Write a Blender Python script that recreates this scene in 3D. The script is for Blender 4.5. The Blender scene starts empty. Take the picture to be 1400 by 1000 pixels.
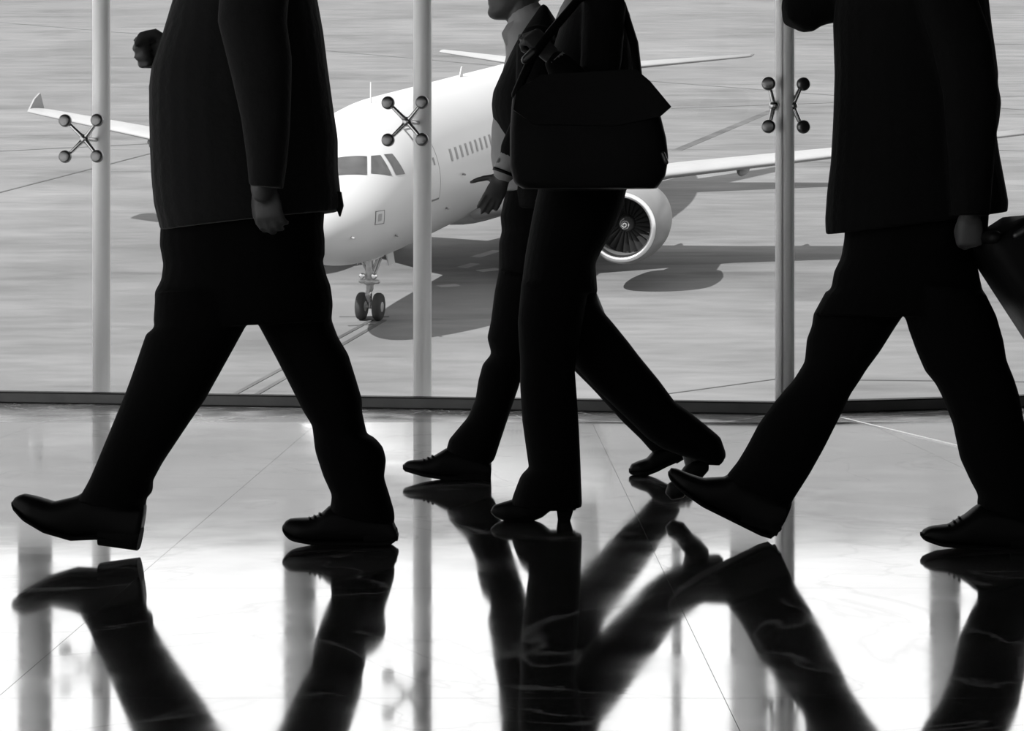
import bpy, bmesh, math, random
from mathutils import Vector, Matrix
from mathutils.bvhtree import BVHTree

random.seed(7)
C = bpy.context.scene.collection
SC = bpy.context.scene

# ------------------------------------------------------------------ camera
F = 3000.0          # focal length in pixels of the 1400 px wide frame
H = 0.73            # height of the lens above the terminal floor
HY = 350.0          # image row of the horizon
cd = bpy.data.cameras.new('camera'); cam = bpy.data.objects.new('camera', cd); C.objects.link(cam)
cam.location = (0, 0, H); cam.rotation_euler = (math.pi/2, 0, 0)
cd.sensor_width = 36.0; cd.lens = F*36.0/1400.0; cd.shift_y = -(500.0-HY)/1400.0
cd.clip_start = 0.05; cd.clip_end = 3000
SC.camera = cam

# ------------------------------------------------------------------ light
TILT = 0.149158
w = bpy.data.worlds.new('world'); SC.world = w; w.use_nodes = True
nt = w.node_tree; nt.nodes.clear()
# bright hazy white sky, the same all round
bg = nt.nodes.new('ShaderNodeBackground'); wo = nt.nodes.new('ShaderNodeOutputWorld')
bg.inputs[0].default_value = (1, 1, 1, 1); bg.inputs[1].default_value = 1.25
nt.links.new(bg.outputs[0], wo.inputs[0])
sd = bpy.data.lights.new('sun', 'SUN'); sun = bpy.data.objects.new('sun', sd); C.objects.link(sun)
sd.energy = 8.5; sd.angle = math.radians(0.6)
SUN_FROM = Vector((-3.3, -3.7, 4.0)).normalized()
sun.rotation_euler = SUN_FROM.to_track_quat('Z', 'Y').to_euler()
SC.view_settings.view_transform = 'Standard'; SC.view_settings.look = 'None'
SC.view_settings.gamma = 1.0; SC.view_settings.use_curve_mapping = False
SC.view_settings.exposure = 0.0

# ------------------------------------------------------------------ helpers
def P(px, py, Y):
    return Vector(((px-700.0)*Y/F, Y, H-(py-HY)*Y/F))

def mat(name, v, rough=0.5, spec=0.5, metal=0.0, sheen=0.0, bump=0.0, bscale=40.0, var=0.0, vscale=6.0):
    m = bpy.data.materials.new(name); m.use_nodes = True
    n = m.node_tree; b = n.nodes['Principled BSDF']
    b.inputs['Base Color'].default_value = (v, v, v, 1); b.inputs['Roughness'].default_value = rough
    b.inputs['Specular IOR Level'].default_value = spec; b.inputs['Metallic'].default_value = metal
    if sheen:
        b.inputs['Sheen Weight'].default_value = sheen; b.inputs['Sheen Roughness'].default_value = 0.4
    if var or bump:
        tc = n.nodes.new('ShaderNodeTexCoord')
    if var:
        t = n.nodes.new('ShaderNodeTexNoise'); t.inputs['Scale'].default_value = vscale; t.inputs['Detail'].default_value = 5
        r = n.nodes.new('ShaderNodeMapRange'); r.inputs[1].default_value = 0.3; r.inputs[2].default_value = 0.7
        r.inputs[3].default_value = v*(1-var); r.inputs[4].default_value = v*(1+var)
        n.links.new(tc.outputs['Object'], t.inputs['Vector']); n.links.new(t.outputs['Fac'], r.inputs[0])
        n.links.new(r.outputs[0], b.inputs['Base Color'])
    if bump:
        t2 = n.nodes.new('ShaderNodeTexNoise'); t2.inputs['Scale'].default_value = bscale; t2.inputs['Detail'].default_value = 3
        bp = n.nodes.new('ShaderNodeBump'); bp.inputs['Strength'].default_value = bump; bp.inputs['Distance'].default_value = 0.01
        n.links.new(tc.outputs['Object'], t2.inputs['Vector']); n.links.new(t2.outputs['Fac'], bp.inputs['Height'])
        n.links.new(bp.outputs[0], b.inputs['Normal'])
    return m

M = {}
M['wall'] = mat('dark_wall', 0.03, 0.8, 0.2)
M['ceiling'] = mat('dark_ceiling', 0.03, 0.8, 0.2)
M['trim'] = mat('anodised_trim', 0.10, 0.35, 0.5, 0.3, var=0.15, vscale=8)
M['trim_top'] = mat('black_gasket', 0.01, 0.6, 0.3)
M['post'] = mat('painted_post', 0.88, 0.35, 0.5, var=0.03, vscale=3)
M['chrome'] = mat('brushed_steel', 0.55, 0.22, 0.5, 1.0)
M['disc'] = mat('steel_disc', 0.22, 0.3, 0.5, 1.0)
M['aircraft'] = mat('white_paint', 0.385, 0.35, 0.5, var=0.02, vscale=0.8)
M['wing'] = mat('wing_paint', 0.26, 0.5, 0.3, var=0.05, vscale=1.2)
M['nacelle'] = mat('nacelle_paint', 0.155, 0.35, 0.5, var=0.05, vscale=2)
M['lip'] = mat('polished_lip', 0.8, 0.28, 0.5, 1.0)
M['fanblade'] = mat('fan_metal', 0.05, 0.4, 0.5, 0.6)
M['dark'] = mat('duct_dark', 0.05, 0.5, 0.3)
M['duct'] = mat('inlet_duct', 0.12, 0.5, 0.3)
M['glassdark'] = mat('cockpit_glass', 0.05, 0.12, 0.6, var=0.4, vscale=3)
M['cabwin'] = mat('cabin_window', 0.07, 0.3, 0.5)
M['line'] = mat('door_gasket', 0.10, 0.6, 0.3)
M['fin_grey'] = mat('grey_paint', 0.22, 0.5, 0.4)
M['tyre'] = mat('tyre_rubber', 0.02, 0.8, 0.3, var=0.2, vscale=10)
M['gear'] = mat('gear_metal', 0.35, 0.4, 0.5, 0.4, var=0.2, vscale=10)
M['seam'] = mat('joint_sealant', 0.075, 0.9, 0.1, var=0.2, vscale=0.5)
M['mark'] = mat('worn_marking', 0.085, 0.9, 0.1, var=0.25, vscale=0.6)
M['paint_white'] = mat('white_marking', 0.26, 0.9, 0.1, var=0.2, vscale=0.8)
M['pylon'] = mat('pylon_concrete', 0.09, 0.9, 0.1, var=0.1, vscale=0.1)
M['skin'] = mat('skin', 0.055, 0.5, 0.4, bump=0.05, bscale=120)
M['hair'] = mat('hair', 0.03, 0.5, 0.4, bump=0.4, bscale=150)
M['eye'] = mat('eye', 0.5, 0.2, 0.5)
M['suit'] = mat('black_wool', 0.005, 0.85, 0.08, sheen=0.02, bump=0.25, bscale=60)
M['coat'] = mat('charcoal_wool', 0.012, 0.85, 0.08, sheen=0.12, bump=0.3, bscale=45)
M['trouser'] = mat('black_trouser_cloth', 0.003, 0.85, 0.06, sheen=0.01, bump=0.2, bscale=50)
M['shirt'] = mat('pale_shirt', 0.3, 0.8, 0.2, bump=0.1, bscale=60)
M['shoe'] = mat('black_leather', 0.004, 0.5, 0.15)
M['sole'] = mat('shoe_sole', 0.005, 0.7, 0.1)
M['bag'] = mat('black_bag_leather', 0.004, 0.6, 0.12, bump=0.2, bscale=30)
M['tube'] = mat('handle_tube', 0.08, 0.35, 0.5, 0.8)
M['button'] = mat('button', 0.25, 0.3, 0.5)
M['strip'] = mat('floor_strip_metal', 0.9, 0.25, 0.5, 1.0)
M['grout'] = mat('grout', 0.12, 0.8, 0.2)

def floor_mat(name, refl, rough, dif):
    m = bpy.data.materials.new(name); m.use_nodes = True
    n = m.node_tree; n.nodes.clear()
    out = n.nodes.new('ShaderNodeOutputMaterial'); mx = n.nodes.new('ShaderNodeMixShader')
    d = n.nodes.new('ShaderNodeBsdfDiffuse'); g = n.nodes.new('ShaderNodeBsdfGlossy')
    geo = n.nodes.new('ShaderNodeNewGeometry')
    def noise(scale, detail, dist, vec=None):
        t = n.nodes.new('ShaderNodeTexNoise'); t.inputs['Scale'].default_value = scale
        t.inputs['Detail'].default_value = detail; t.inputs['Distortion'].default_value = dist
        n.links.new(vec or geo.outputs['Position'], t.inputs['Vector']); return t
    def ramp(src, a, b, va, vb):
        r = n.nodes.new('ShaderNodeMapRange'); r.inputs[1].default_value = a; r.inputs[2].default_value = b
        r.inputs[3].default_value = va; r.inputs[4].default_value = vb; n.links.new(src, r.inputs[0]); return r
    # marble: clouds plus thin veins (the ridges of a noise)
    cl = noise(1.6, 6, 0.6)
    vn = noise(1.1, 5, 1.2)
    sub = n.nodes.new('ShaderNodeMath'); sub.operation = 'SUBTRACT'; sub.inputs[1].default_value = 0.5; n.links.new(vn.outputs['Fac'], sub.inputs[0])
    ab = n.nodes.new('ShaderNodeMath'); ab.operation = 'ABSOLUTE'; n.links.new(sub.outputs[0], ab.inputs[0])
    vein = ramp(ab.outputs[0], 0.0, 0.012, 1.0, 0.0)
    dc = ramp(cl.outputs['Fac'], 0.3, 0.7, dif*0.7, dif*1.3)
    add = n.nodes.new('ShaderNodeMath'); add.operation = 'MULTIPLY_ADD'; add.inputs[1].default_value = 0.75
    n.links.new(vein.outputs[0], add.inputs[0]); n.links.new(dc.outputs[0], add.inputs[2])
    n.links.new(add.outputs[0], d.inputs['Color'])
    rc = ramp(cl.outputs['Fac'], 0.3, 0.7, refl*0.96, min(0.99, refl*1.04))
    vm = n.nodes.new('ShaderNodeMath'); vm.operation = 'MULTIPLY_ADD'; vm.inputs[1].default_value = -0.09
    n.links.new(vein.outputs[0], vm.inputs[0]); n.links.new(rc.outputs[0], vm.inputs[2])
    n.links.new(vm.outputs[0], mx.inputs[0])
    rr = ramp(noise(3.0, 4, 0.3).outputs['Fac'], 0.3, 0.7, rough*0.6, rough*1.4)
    n.links.new(rr.outputs[0], g.inputs['Roughness'])
    g.inputs['Color'].default_value = (0.96, 0.96, 0.96, 1)
    # the slabs are not perfectly flat: faint polishing waves
    b1 = n.nodes.new('ShaderNodeBump'); b1.inputs['Strength'].default_value = 1.0; b1.inputs['Distance'].default_value = 0.00014
    wv = noise(2.6, 5, 0.4); n.links.new(wv.outputs['Fac'], b1.inputs['Height']); n.links.new(b1.outputs[0], g.inputs['Normal'])
    n.links.new(d.outputs[0], mx.inputs[1]); n.links.new(g.outputs[0], mx.inputs[2]); n.links.new(mx.outputs[0], out.inputs[0])
    return m
M['floor'] = floor_mat('polished_marble', 0.91, 0.06, 0.18)
M['border'] = floor_mat('honed_border', 0.62, 0.16, 0.35)

def glass_mat():
    m = bpy.data.materials.new('clear_glass'); m.use_nodes = True
    n = m.node_tree; n.nodes.clear()
    out = n.nodes.new('ShaderNodeOutputMaterial'); mx = n.nodes.new('ShaderNodeMixShader')
    t = n.nodes.new('ShaderNodeBsdfTransparent'); t.inputs[0].default_value = (0.99, 0.99, 0.99, 1)
    g = n.nodes.new('ShaderNodeBsdfGlossy'); g.inputs['Roughness'].default_value = 0.0
    mx.inputs[0].default_value = 0.006
    n.links.new(t.outputs[0], mx.inputs[1]); n.links.new(g.outputs[0], mx.inputs[2])
    n.links.new(mx.outputs[0], out.inputs[0]); return m
M['glass'] = glass_mat()

def apron_mat():
    m = bpy.data.materials.new('apron_concrete'); m.use_nodes = True
    n = m.node_tree; b = n.nodes['Principled BSDF']; b.inputs['Roughness'].default_value = 0.9; b.inputs['Specular IOR Level'].default_value = 0.1
    geo = n.nodes.new('ShaderNodeNewGeometry')
    def layer(scale, sx, sy, lo, hi, a, bb, detail=6):
        mp = n.nodes.new('ShaderNodeMapping'); mp.inputs['Scale'].default_value = (sx, sy, 0.0)
        t = n.nodes.new('ShaderNodeTexNoise'); t.inputs['Scale'].default_value = scale; t.inputs['Detail'].default_value = detail
        r = n.nodes.new('ShaderNodeMapRange'); r.inputs[1].default_value = lo; r.inputs[2].default_value = hi; r.inputs[3].default_value = a; r.inputs[4].default_value = bb
        n.links.new(geo.outputs['Position'], mp.inputs[0]); n.links.new(mp.outputs[0], t.inputs['Vector']); n.links.new(t.outputs['Fac'], r.inputs[0]); return r
    def mul(x, y):
        q = n.nodes.new('ShaderNodeMath'); q.operation = 'MULTIPLY'; n.links.new(x.outputs[0], q.inputs[0]); n.links.new(y.outputs[0], q.inputs[1]); return q
    big = layer(0.05, 1, 0.6, 0.3, 0.7, 0.125, 0.175)          # broad tone of the concrete
    streak = layer(0.35, 0.35, 1.0, 0.3, 0.7, 0.81, 1.12)     # worn streaks along the bays
    fine = layer(1.6, 0.35, 1.2, 0.3, 0.7, 0.87, 1.10)
    oil = layer(0.16, 0.5, 0.55, 0.58, 0.72, 1.0, 0.72)       # tyre and oil stains
    scuff = layer(0.5, 0.22, 1.3, 0.58, 0.68, 1.0, 0.80)
    n.links.new(mul(mul(mul(big, streak), mul(fine, oil)), scuff).outputs[0], b.inputs['Base Color'])
    return m
M['apron'] = apron_mat()

def link(name, me, m, parent=None, smooth=False):
    o = bpy.data.objects.new(name, me); C.objects.link(o)
    if m is not None and not me.materials: me.materials.append(m if not isinstance(m, str) else M[m])
    if smooth:
        for p in me.polygons: p.use_smooth = True
    if parent is not None: o.parent = parent
    return o

def mesh(name, vf):
    me = bpy.data.meshes.new(name); me.from_pydata([tuple(v) for v in vf[0]], [], vf[1]); me.update(); return me

def obj(name, vf, m, parent=None, smooth=False, fix=True):
    me = mesh(name, vf)
    if fix:
        bm = bmesh.new(); bm.from_mesh(me); bmesh.ops.recalc_face_normals(bm, faces=bm.faces); bm.to_mesh(me); bm.free()
    return link(name, me, m, parent, smooth)

def empty(name, loc=(0, 0, 0)):
    o = bpy.data.objects.new(name, None); C.objects.link(o); o.location = loc; o.empty_display_size = 0.1; return o

def tag(o, label=None, cat=None, group=None, kind=None):
    if label: o['label'] = label
    if cat: o['category'] = cat
    if group: o['group'] = group
    if kind: o['kind'] = kind
    return o

def join(*parts):
    V, Fc = [], []
    for v, f in parts:
        k = len(V); V += list(v); Fc += [tuple(i+k for i in q) for q in f]
    return V, Fc

def box(x0, x1, y0, y1, z0, z1):
    v = [Vector((x, y, z)) for x in (x0, x1) for y in (y0, y1) for z in (z0, z1)]
    f = [(0, 1, 3, 2), (4, 6, 7, 5), (0, 4, 5, 1), (2, 3, 7, 6), (0, 2, 6, 4), (1, 5, 7, 3)]
    return v, f

def xf(vf, mtx): return [mtx @ v for v in vf[0]], vf[1]

def prism(poly, d):
    n = len(poly); d = Vector(d)
    v = [Vector(p) for p in poly] + [Vector(p)+d for p in poly]
    f = [tuple(range(n)), tuple(range(2*n-1, n-1, -1))] + [(i, (i+1) % n, n+(i+1) % n, n+i) for i in range(n)]
    return v, f

def rings(rs, cap=True, closed=True):
    n = len(rs[0]); V = [p for r in rs for p in r]; Fc = []
    for i in range(len(rs)-1):
        for j in range(n if closed else n-1):
            k = (j+1) % n; Fc.append((i*n+j, i*n+k, (i+1)*n+k, (i+1)*n+j))
    if cap:
        for i, base in ((0, 0), (1, (len(rs)-1)*n)):
            c = sum((V[base+j] for j in range(n)), Vector())/n; V.append(c); ci = len(V)-1
            for j in range(n):
                a, b = base+j, base+(j+1) % n
                Fc.append((ci, b, a) if i == 0 else (ci, a, b))
    return V, Fc

def tube(pts, rad, n=12, roundcap=True):
    pts = [Vector(p) for p in pts]; rad = rad if isinstance(rad, (list, tuple)) else [rad]*len(pts)
    rs = []; prev = None
    for i, p in enumerate(pts):
        t = (pts[min(i+1, len(pts)-1)]-pts[max(i-1, 0)]).normalized()
        if prev is None:
            a = Vector((0, 1, 0)) if abs(t.y) < 0.9 else Vector((1, 0, 0)); u = t.cross(a).normalized()
        else:
            u = (prev-t*prev.dot(t)).normalized()
        prev = u; v = t.cross(u)
        ring = lambda c, r: [c+(u*math.cos(2*math.pi*k/n)+v*math.sin(2*math.pi*k/n))*r for k in range(n)]
        if roundcap and i == 0:
            for q in (0.25, 0.7): rs.append(ring(p-t*rad[0]*math.sqrt(1-q*q), rad[0]*q))
        rs.append(ring(p, rad[i]))
        if roundcap and i == len(pts)-1:
            for q in (0.7, 0.25): rs.append(ring(p+t*rad[i]*math.sqrt(1-q*q), rad[i]*q))
    return rings(rs)

def lathe(prof, axis='x', n=40, c=(0, 0, 0), cap=True):
    # prof: (along, radius)
    c = Vector(c); rs = []
    for a, r in prof:
        rs.append([c+(Vector((a, r*math.cos(t), r*math.sin(t))) if axis == 'x' else Vector((r*math.cos(t), a, r*math.sin(t))) if axis == 'y' else Vector((r*math.cos(t), r*math.sin(t), a))) for t in [2*math.pi*k/n for k in range(n)]])
    return rings(rs, cap)

def resample(pl, n):
    d = [0.0]
    for a, b in zip(pl, pl[1:]): d.append(d[-1]+math.hypot(b[0]-a[0], b[1]-a[1]))
    out = []
    for i in range(n):
        s = d[-1]*i/(n-1); k = 0
        while k < len(d)-2 and d[k+1] < s: k += 1
        u = (s-d[k])/max(1e-9, d[k+1]-d[k]); a, b = pl[k], pl[k+1]
        out.append((a[0]+(b[0]-a[0])*u, a[1]+(b[1]-a[1])*u))
    return out

def lerpl(l, t):
    if not isinstance(l, (list, tuple)): return l
    x = t*(len(l)-1); k = min(int(x), len(l)-2); return l[k]+(l[k+1]-l[k])*(x-k)

def loft(A, B, Y, hd, m=40, n=28, e=0.85):
    """Volume between two side outlines (front and back of a limb), with its own depth: rounded sections."""
    a, b = resample(A, m), resample(B, m); rs = []
    for i in range(m):
        t = i/(m-1); yc = lerpl(Y, t); h = lerpl(hd, t)
        pa, pb = P(a[i][0], a[i][1], yc), P(b[i][0], b[i][1], yc)
        c = (pa+pb)/2; u = (pa-pb)/2; r = []
        for k in range(n):
            th = 2*math.pi*k/n; cc, ss = math.cos(th), math.sin(th)
            r.append(c+u*math.copysign(abs(cc)**e, cc)+Vector((0, 1, 0))*h*math.copysign(abs(ss)**e, ss))
        rs.append(r)
    return rings(rs)

def ellipsoid(c, r, n=16, m=10):
    c = Vector(c); rs = []
    for i in range(1, m):
        p = math.pi*i/m
        rs.append([c+Vector((r[0]*math.sin(p)*math.cos(2*math.pi*k/n), r[1]*math.sin(p)*math.sin(2*math.pi*k/n), r[2]*math.cos(p))) for k in range(n)])
    return rings(rs)

def fuse(name, parts, voxel, m, parent, it=4):
    """One continuous skin around overlapping volumes."""
    tmp = obj('tmp', join(*parts), None)
    r = tmp.modifiers.new('r', 'REMESH'); r.mode = 'VOXEL'; r.voxel_size = voxel
    s = tmp.modifiers.new('s', 'SMOOTH'); s.factor = 0.5; s.iterations = it
    dg = bpy.context.evaluated_depsgraph_get(); me = bpy.data.meshes.new_from_object(tmp.evaluated_get(dg), depsgraph=dg)
    old = tmp.data; bpy.data.objects.remove(tmp); bpy.data.meshes.remove(old)
    me.name = name; me.materials.clear()
    return link(name, me, m, parent, True)

# ------------------------------------------------------------------ terminal shell
# the facade: a long run of glass that recedes to the left and folds back at a corner post
A0 = Vector((-2.543, 10.90)); KN = Vector((1.2546, 10.09)); B0 = Vector((2.468, 10.58))
uL = (A0-KN).normalized(); uR = (B0-KN).normalized()       # pointing away from the corner
nL = Vector((-uL.y, uL.x)) if Vector((-uL.y, uL.x)).y > 0 else Vector((uL.y, -uL.x))
nR = Vector((-uR.y, uR.x)) if Vector((-uR.y, uR.x)).y > 0 else Vector((uR.y, -uR.x))
ZC = 4.2
EL = KN+uL*8.6; ER = KN+uR*6.4

def v3(p, z): return Vector((p.x, p.y, z))
XW = 7.0; YB = -5.0
fl = tag(obj('floor', prism([(-XW, YB, -0.012), (XW, YB, -0.012), (ER.x+.1, ER.y+.1, -0.012), (KN.x, KN.y+.1, -0.012), (EL.x-.1, EL.y+.1, -0.012)], (0, 0, -0.3)), 'border'), 'polished marble floor of the terminal hall', kind='structure')
TY = 9.62; TS = 1.2
tm = None
for j in range(9):
    for i in range(-6, 6):
        x = i*TS+0.35; y = TY-(j+1)*TS; g = 0.0005
        if tm is None:
            tm = mesh('tile', box(g, TS-g, g, TS-g, -0.011, 0.0)); bmm = bmesh.new(); bmm.from_mesh(tm); bmesh.ops.recalc_face_normals(bmm, faces=bmm.faces); bmm.to_mesh(tm); bmm.free()
        t = link('tile', tm, 'floor', fl); t.location = (x, y, 0)
obj('border_slab', prism([(-6.85, TY+.0015, -0.011), (7.0, TY+.0015, -0.011), (ER.x, ER.y, -0.011), (KN.x, KN.y, -0.011), (EL.x, EL.y, -0.011)], (0, 0, 0.011)), 'border', fl)
fs0 = Vector((1.48, 9.865, 0)); fs1 = Vector((1.82, 7.70, 0)); dd = (fs1-fs0).normalized(); pp = Vector((-dd.y, dd.x, 0))
obj('metal_strip', prism([fs0+pp*.008, fs1+pp*.008, fs1-pp*.008, fs0-pp*.008], (0, 0, 0.004)), 'strip', fl)
tag(obj('ceiling', box(-XW-.2, XW+.2, YB-.2, 13.2, ZC, ZC+.3), 'ceiling'), 'dark ceiling of the terminal hall', kind='structure')
wl = tag(obj('wall_left', join(box(-XW-.25, -XW, YB-.2, 13.2, -.3, .06), box(-XW-.25, -XW, YB-.2, 13.2, ZC-.25, ZC)), 'wall'), 'sill and header of the added, unseen side glazing left of the hall', kind='structure')
for k in range(7):  # side glazing added out of view so daylight from the left reaches the posts
    obj('added_mullion', box(-XW-.2, -XW-.1, YB+3.0*k-.05, YB+3.0*k+.05, .06, ZC-.25), 'post', wl)
    if k < 6: tag(obj('window_%d' % (20+k), box(-XW-.158, -XW-.15, YB+3.0*k+.06, YB+3.0*k+2.94, .05, ZC-.24), 'glass'), 'tall clear pane of the added, unseen side glazing', kind='structure')
tag(obj('wall_right', box(XW, XW+.25, YB-.2, 13.2, -.3, ZC), 'wall'), 'dark side wall right of the hall', kind='structure')
wb = tag(obj('wall_back', join(box(-XW-.2, XW+.2, YB-.25, YB, -.3, 2.4), box(-XW-.2, XW+.2, YB-.25, YB, ZC-.25, ZC)), 'wall'), 'dark wall behind the hall with added, unseen high windows', kind='structure')
for k in range(6):  # unseen high panes added behind the camera to brighten the posts' near side
    obj('added_mullion', box(-XW+2.8*k-.05, -XW+2.8*k+.05, YB-.2, YB-.1, 2.4, ZC-.25), 'post', wb)
    if k < 5: tag(obj('window_%d' % (30+k), box(-XW+2.8*k+.06, -XW+2.8*k+2.74, YB-.158, YB-.15, 2.39, ZC-.24), 'glass'), 'clear pane of the high window added unseen behind the hall', kind='structure')

TH = 0.054
def trim(n, a, b, nrm, lab):
    o = tag(obj('trim_%d' % n, prism([v3(a, 0), v3(b, 0), v3(b+nrm*.09, 0), v3(a+nrm*.09, 0)], (0, 0, TH-.005)), 'trim'), lab, kind='structure')
    obj('gasket', prism([v3(a-nrm*.004, TH-.005), v3(b-nrm*.004, TH-.005), v3(b+nrm*.09, TH-.005), v3(a+nrm*.09, TH-.005)], (0, 0, .006)), 'trim_top', o)
    obj('gasket', prism([v3(a-nrm*.006, 0), v3(b-nrm*.006, 0), v3(b, 0), v3(a, 0)], (0, 0, .005)), 'trim_top', o)
trim(1, EL, KN, nL, 'low dark metal sill along the long glass wall')
trim(2, KN, ER, nR, 'low dark metal sill right of the corner post')
tag(obj('trim_3', prism([v3(EL, ZC-.25), v3(KN, ZC-.25), v3(ER, ZC-.25), v3(ER+Vector((0, .5)), ZC-.25), v3(KN+Vector((0, .5)), ZC-.25), v3(EL+Vector((0, .5)), ZC-.25)], (0, 0, .3)), 'wall'), 'dark header over the glass wall', kind='structure')

# glass panes, posts and the star-shaped glass fittings
GO = 0.045
def along(px, u, nrm):      # distance from the corner at which the glass line crosses an image column
    k = (px-700.0)/F; o = KN+nrm*GO
    return (k*o.y-o.x)/(u.x-k*u.y)
jL = [along(555.5, uL, nL), along(113.5, uL, nL)]
step = jL[1]-jL[0]
jL = [0.0] + jL + [jL[1]+step, jL[1]+2*step, 8.55]
jR = [0.0, 1.62, 3.24, 4.86, 6.38]
wn = 0
for u, nrm, js in ((uL, nL, jL), (uR, nR, jR)):
    for a, b in zip(js, js[1:]):
        wn += 1; g = 0.0004
        p, q = KN+u*(a+g)+nrm*GO, KN+u*(b-g)+nrm*GO
        d = nrm*.008
        tag(obj('window_%d' % wn, prism([v3(p, TH-.01), v3(q, TH-.01), v3(q+d, TH-.01), v3(p+d, TH-.01)], (0, 0, ZC-.25-TH)), 'glass'), 'clear frameless glass pane of the facade', kind='structure')

SPZ = {0: P(0, 144, 10.14).z, 1: P(0, 167, 10.56).z, 2: P(0, 190, 10.88).z}
ORD = {}
def post(base, lab):
    r = empty('support_post', (base.x, base.y, -0.25)); tag(r, lab, 'post', 'slim posts of the glass wall')
    obj('shaft', lathe([(0, .0445), (ZC+.1, .0445)], 'z', 40), 'post', r, True)
    obj('base_plate', lathe([(0, .08), (.02, .08)], 'z', 24), 'trim', r)
    return r

def ball(c, nrm):
    q = Vector((nrm.x, nrm.y, 0)).to_track_quat('Z', 'Y').to_matrix().to_4x4()
    prof = [(-.016, .004), (-.016, .022), (-.013, .029), (-.004, .032), (.006, .032), (.014, .028), (.02, .020), (.022, .004)]
    return xf(lathe(prof, 'z', 20), Matrix.Translation(c) @ q)

def fitting(c2, z, u, nrm, stub, lab, arms=((1, 1), (1, -1), (-1, 1), (-1, -1)), hx=.084, hz=.089, depth=.03):
    """hub stands off the glass towards the post; four arms with round clamp discs on the glass."""
    n3 = Vector((nrm.x, nrm.y, 0)); u3 = Vector((u.x, u.y, 0)); zz = Vector((0, 0, 1))
    c = Vector((c2.x, c2.y, z)); hub = c+n3*depth
    r = empty('glass_fitting', c); tag(r, lab, 'glass fitting', 'star shaped steel glass fittings')
    inv = lambda vf: ([v-c for v in vf[0]], vf[1])
    obj('hub', inv(ellipsoid(hub, (.024, .022, .025))), 'chrome', r, True)
    obj('stub', inv(tube([hub, Vector((stub.x, stub.y, z))], .011)), 'chrome', r, True)
    for sx, sz in arms:
        e = c+u3*sx*hx+zz*sz*hz
        obj('arm', inv(tube([hub, hub.lerp(e, .25), hub.lerp(e, .9)], [.017, .0115, .009], 10)), 'chrome', r, True)
        obj('clamp_disc', inv(ball(e-n3*.012, n3)), 'disc', r, True)
    return r

PO = 0.2
def col(px, Y): return Vector(((px-700)*Y/F, Y))
pc = KN+(nL+nR).normalized()*0.10
pc = col(1073, pc.y)
post(pc, 'slim pale round post at the fold of the glass wall')
names = ['slim pale round post just right of the airliner cockpit windows', 'slim pale round post at the left end of the photo, beside the wing tip']
p2 = KN+uL*jL[1]+nL*PO; p2 = col(577.5, p2.y); post(p2, names[0])
p1 = KN+uL*jL[2]+nL*PO; p1 = col(138.5, p1.y); post(p1, names[1])
for k, a in enumerate(jL[3:5]):
    post(KN+uL*a+nL*PO, ['slim pale round post out of view, next beyond the left edge', 'slim pale round post out of view, second beyond the left edge'][k])
for k, a in enumerate(jR[1:4]):
    post(KN+uR*a+nR*PO, ['slim pale round post out of view, next beyond the right edge', 'slim pale round post out of view, second beyond the right edge', 'slim pale round post out of view, third beyond the right edge'][k])
gl = GO-.012
fitting(KN+uL*jL[1]+nL*gl, SPZ[1], uL, nL, p2, 'star shaped steel fitting in front of the airliner nose')
fitting(KN+uL*jL[2]+nL*gl, SPZ[2], uL, nL, p1, 'star shaped steel fitting below the far wing tip')
fitting(KN+uL*.055+nL*gl, SPZ[0], uL, nL, pc, 'half star steel fitting on the left of the corner post', arms=((1, 1), (1, -1)), hx=.022, hz=.099)
fitting(KN+uR*.075+nR*gl, SPZ[0], uR, nR, pc, 'half star steel fitting on the right of the corner post', arms=((1, 1), (1, -1)), hx=.034, hz=.099)

# ------------------------------------------------------------------ apron
AY, AZ = 54.1408, H-2.4479
SL = math.tan(TILT)
def gz(y): return AZ+(y-AY)*SL
EDGE = 520.0
ap = tag(obj('apron', prism([(-190, 12.0, gz(12)), (190, 12.0, gz(12)), (190, EDGE, gz(EDGE)), (-190, EDGE, gz(EDGE))], (0, 0, -1.0)), 'apron'), 'worn concrete airport apron outside the glass', kind='structure')
def ground(px, py):
    # point of the apron seen at a place of the picture
    dx, dz = (px-700)/F, -(py-HY)/F
    y = (AZ-AY*SL-H)/(dz-SL); return Vector((dx*y, y, gz(y)))
def strip(name, a, b, wd, m, up=0.012):
    a, b = ground(*a), ground(*b); d = (b-a); s = Vector((-d.y, d.x, 0)).normalized()*wd/2
    q = [a+s, b+s, b-s, a-s]; q = [Vector((v.x, v.y, gz(v.y)+.001)) for v in q]
    return obj(name, prism(q, (0, 0, up)), m, ap)
for a, b, wd in [((-60, 210), (240, 195), .16), ((-60, 279), (245, 200), .13), ((-80, 24), (420, 66), .3), ((430, 68), (720, 94), .3), ((860, 109), (1420, 152), .25),
                 ((900, 149), (1420, 131), .2), ((840, 549), (1075, 517), .05), ((1160, 520), (1420, 523), .07), ((1340, 205), (1480, 209), .16), ((1060, 52), (1420, 62), .35)]:
    strip('seam', a, b, wd, 'seam')
strip('guide_line', (508, 438), (296, 553), .12, 'mark'); strip('guide_line', (526, 438), (328, 553), .12, 'mark')
strip('guide_line', (925, 206), (1066, 147), .5, 'mark', .008); 
strip('cross_mark', (464, 433.5), (532, 433.5), .10, 'mark'); strip('cross_mark', (476, 446), (512, 444), .10, 'mark'); strip('cross_mark', (392, 486), (408, 489), .10, 'mark')
for a, b in [((600, 392), (626, 390)), ((632, 366), (650, 361)), ((655, 371), (682, 368)), ((650, 352), (680, 343))]:
    strip('paint_patch', a, b, .35, 'paint_white')

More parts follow.
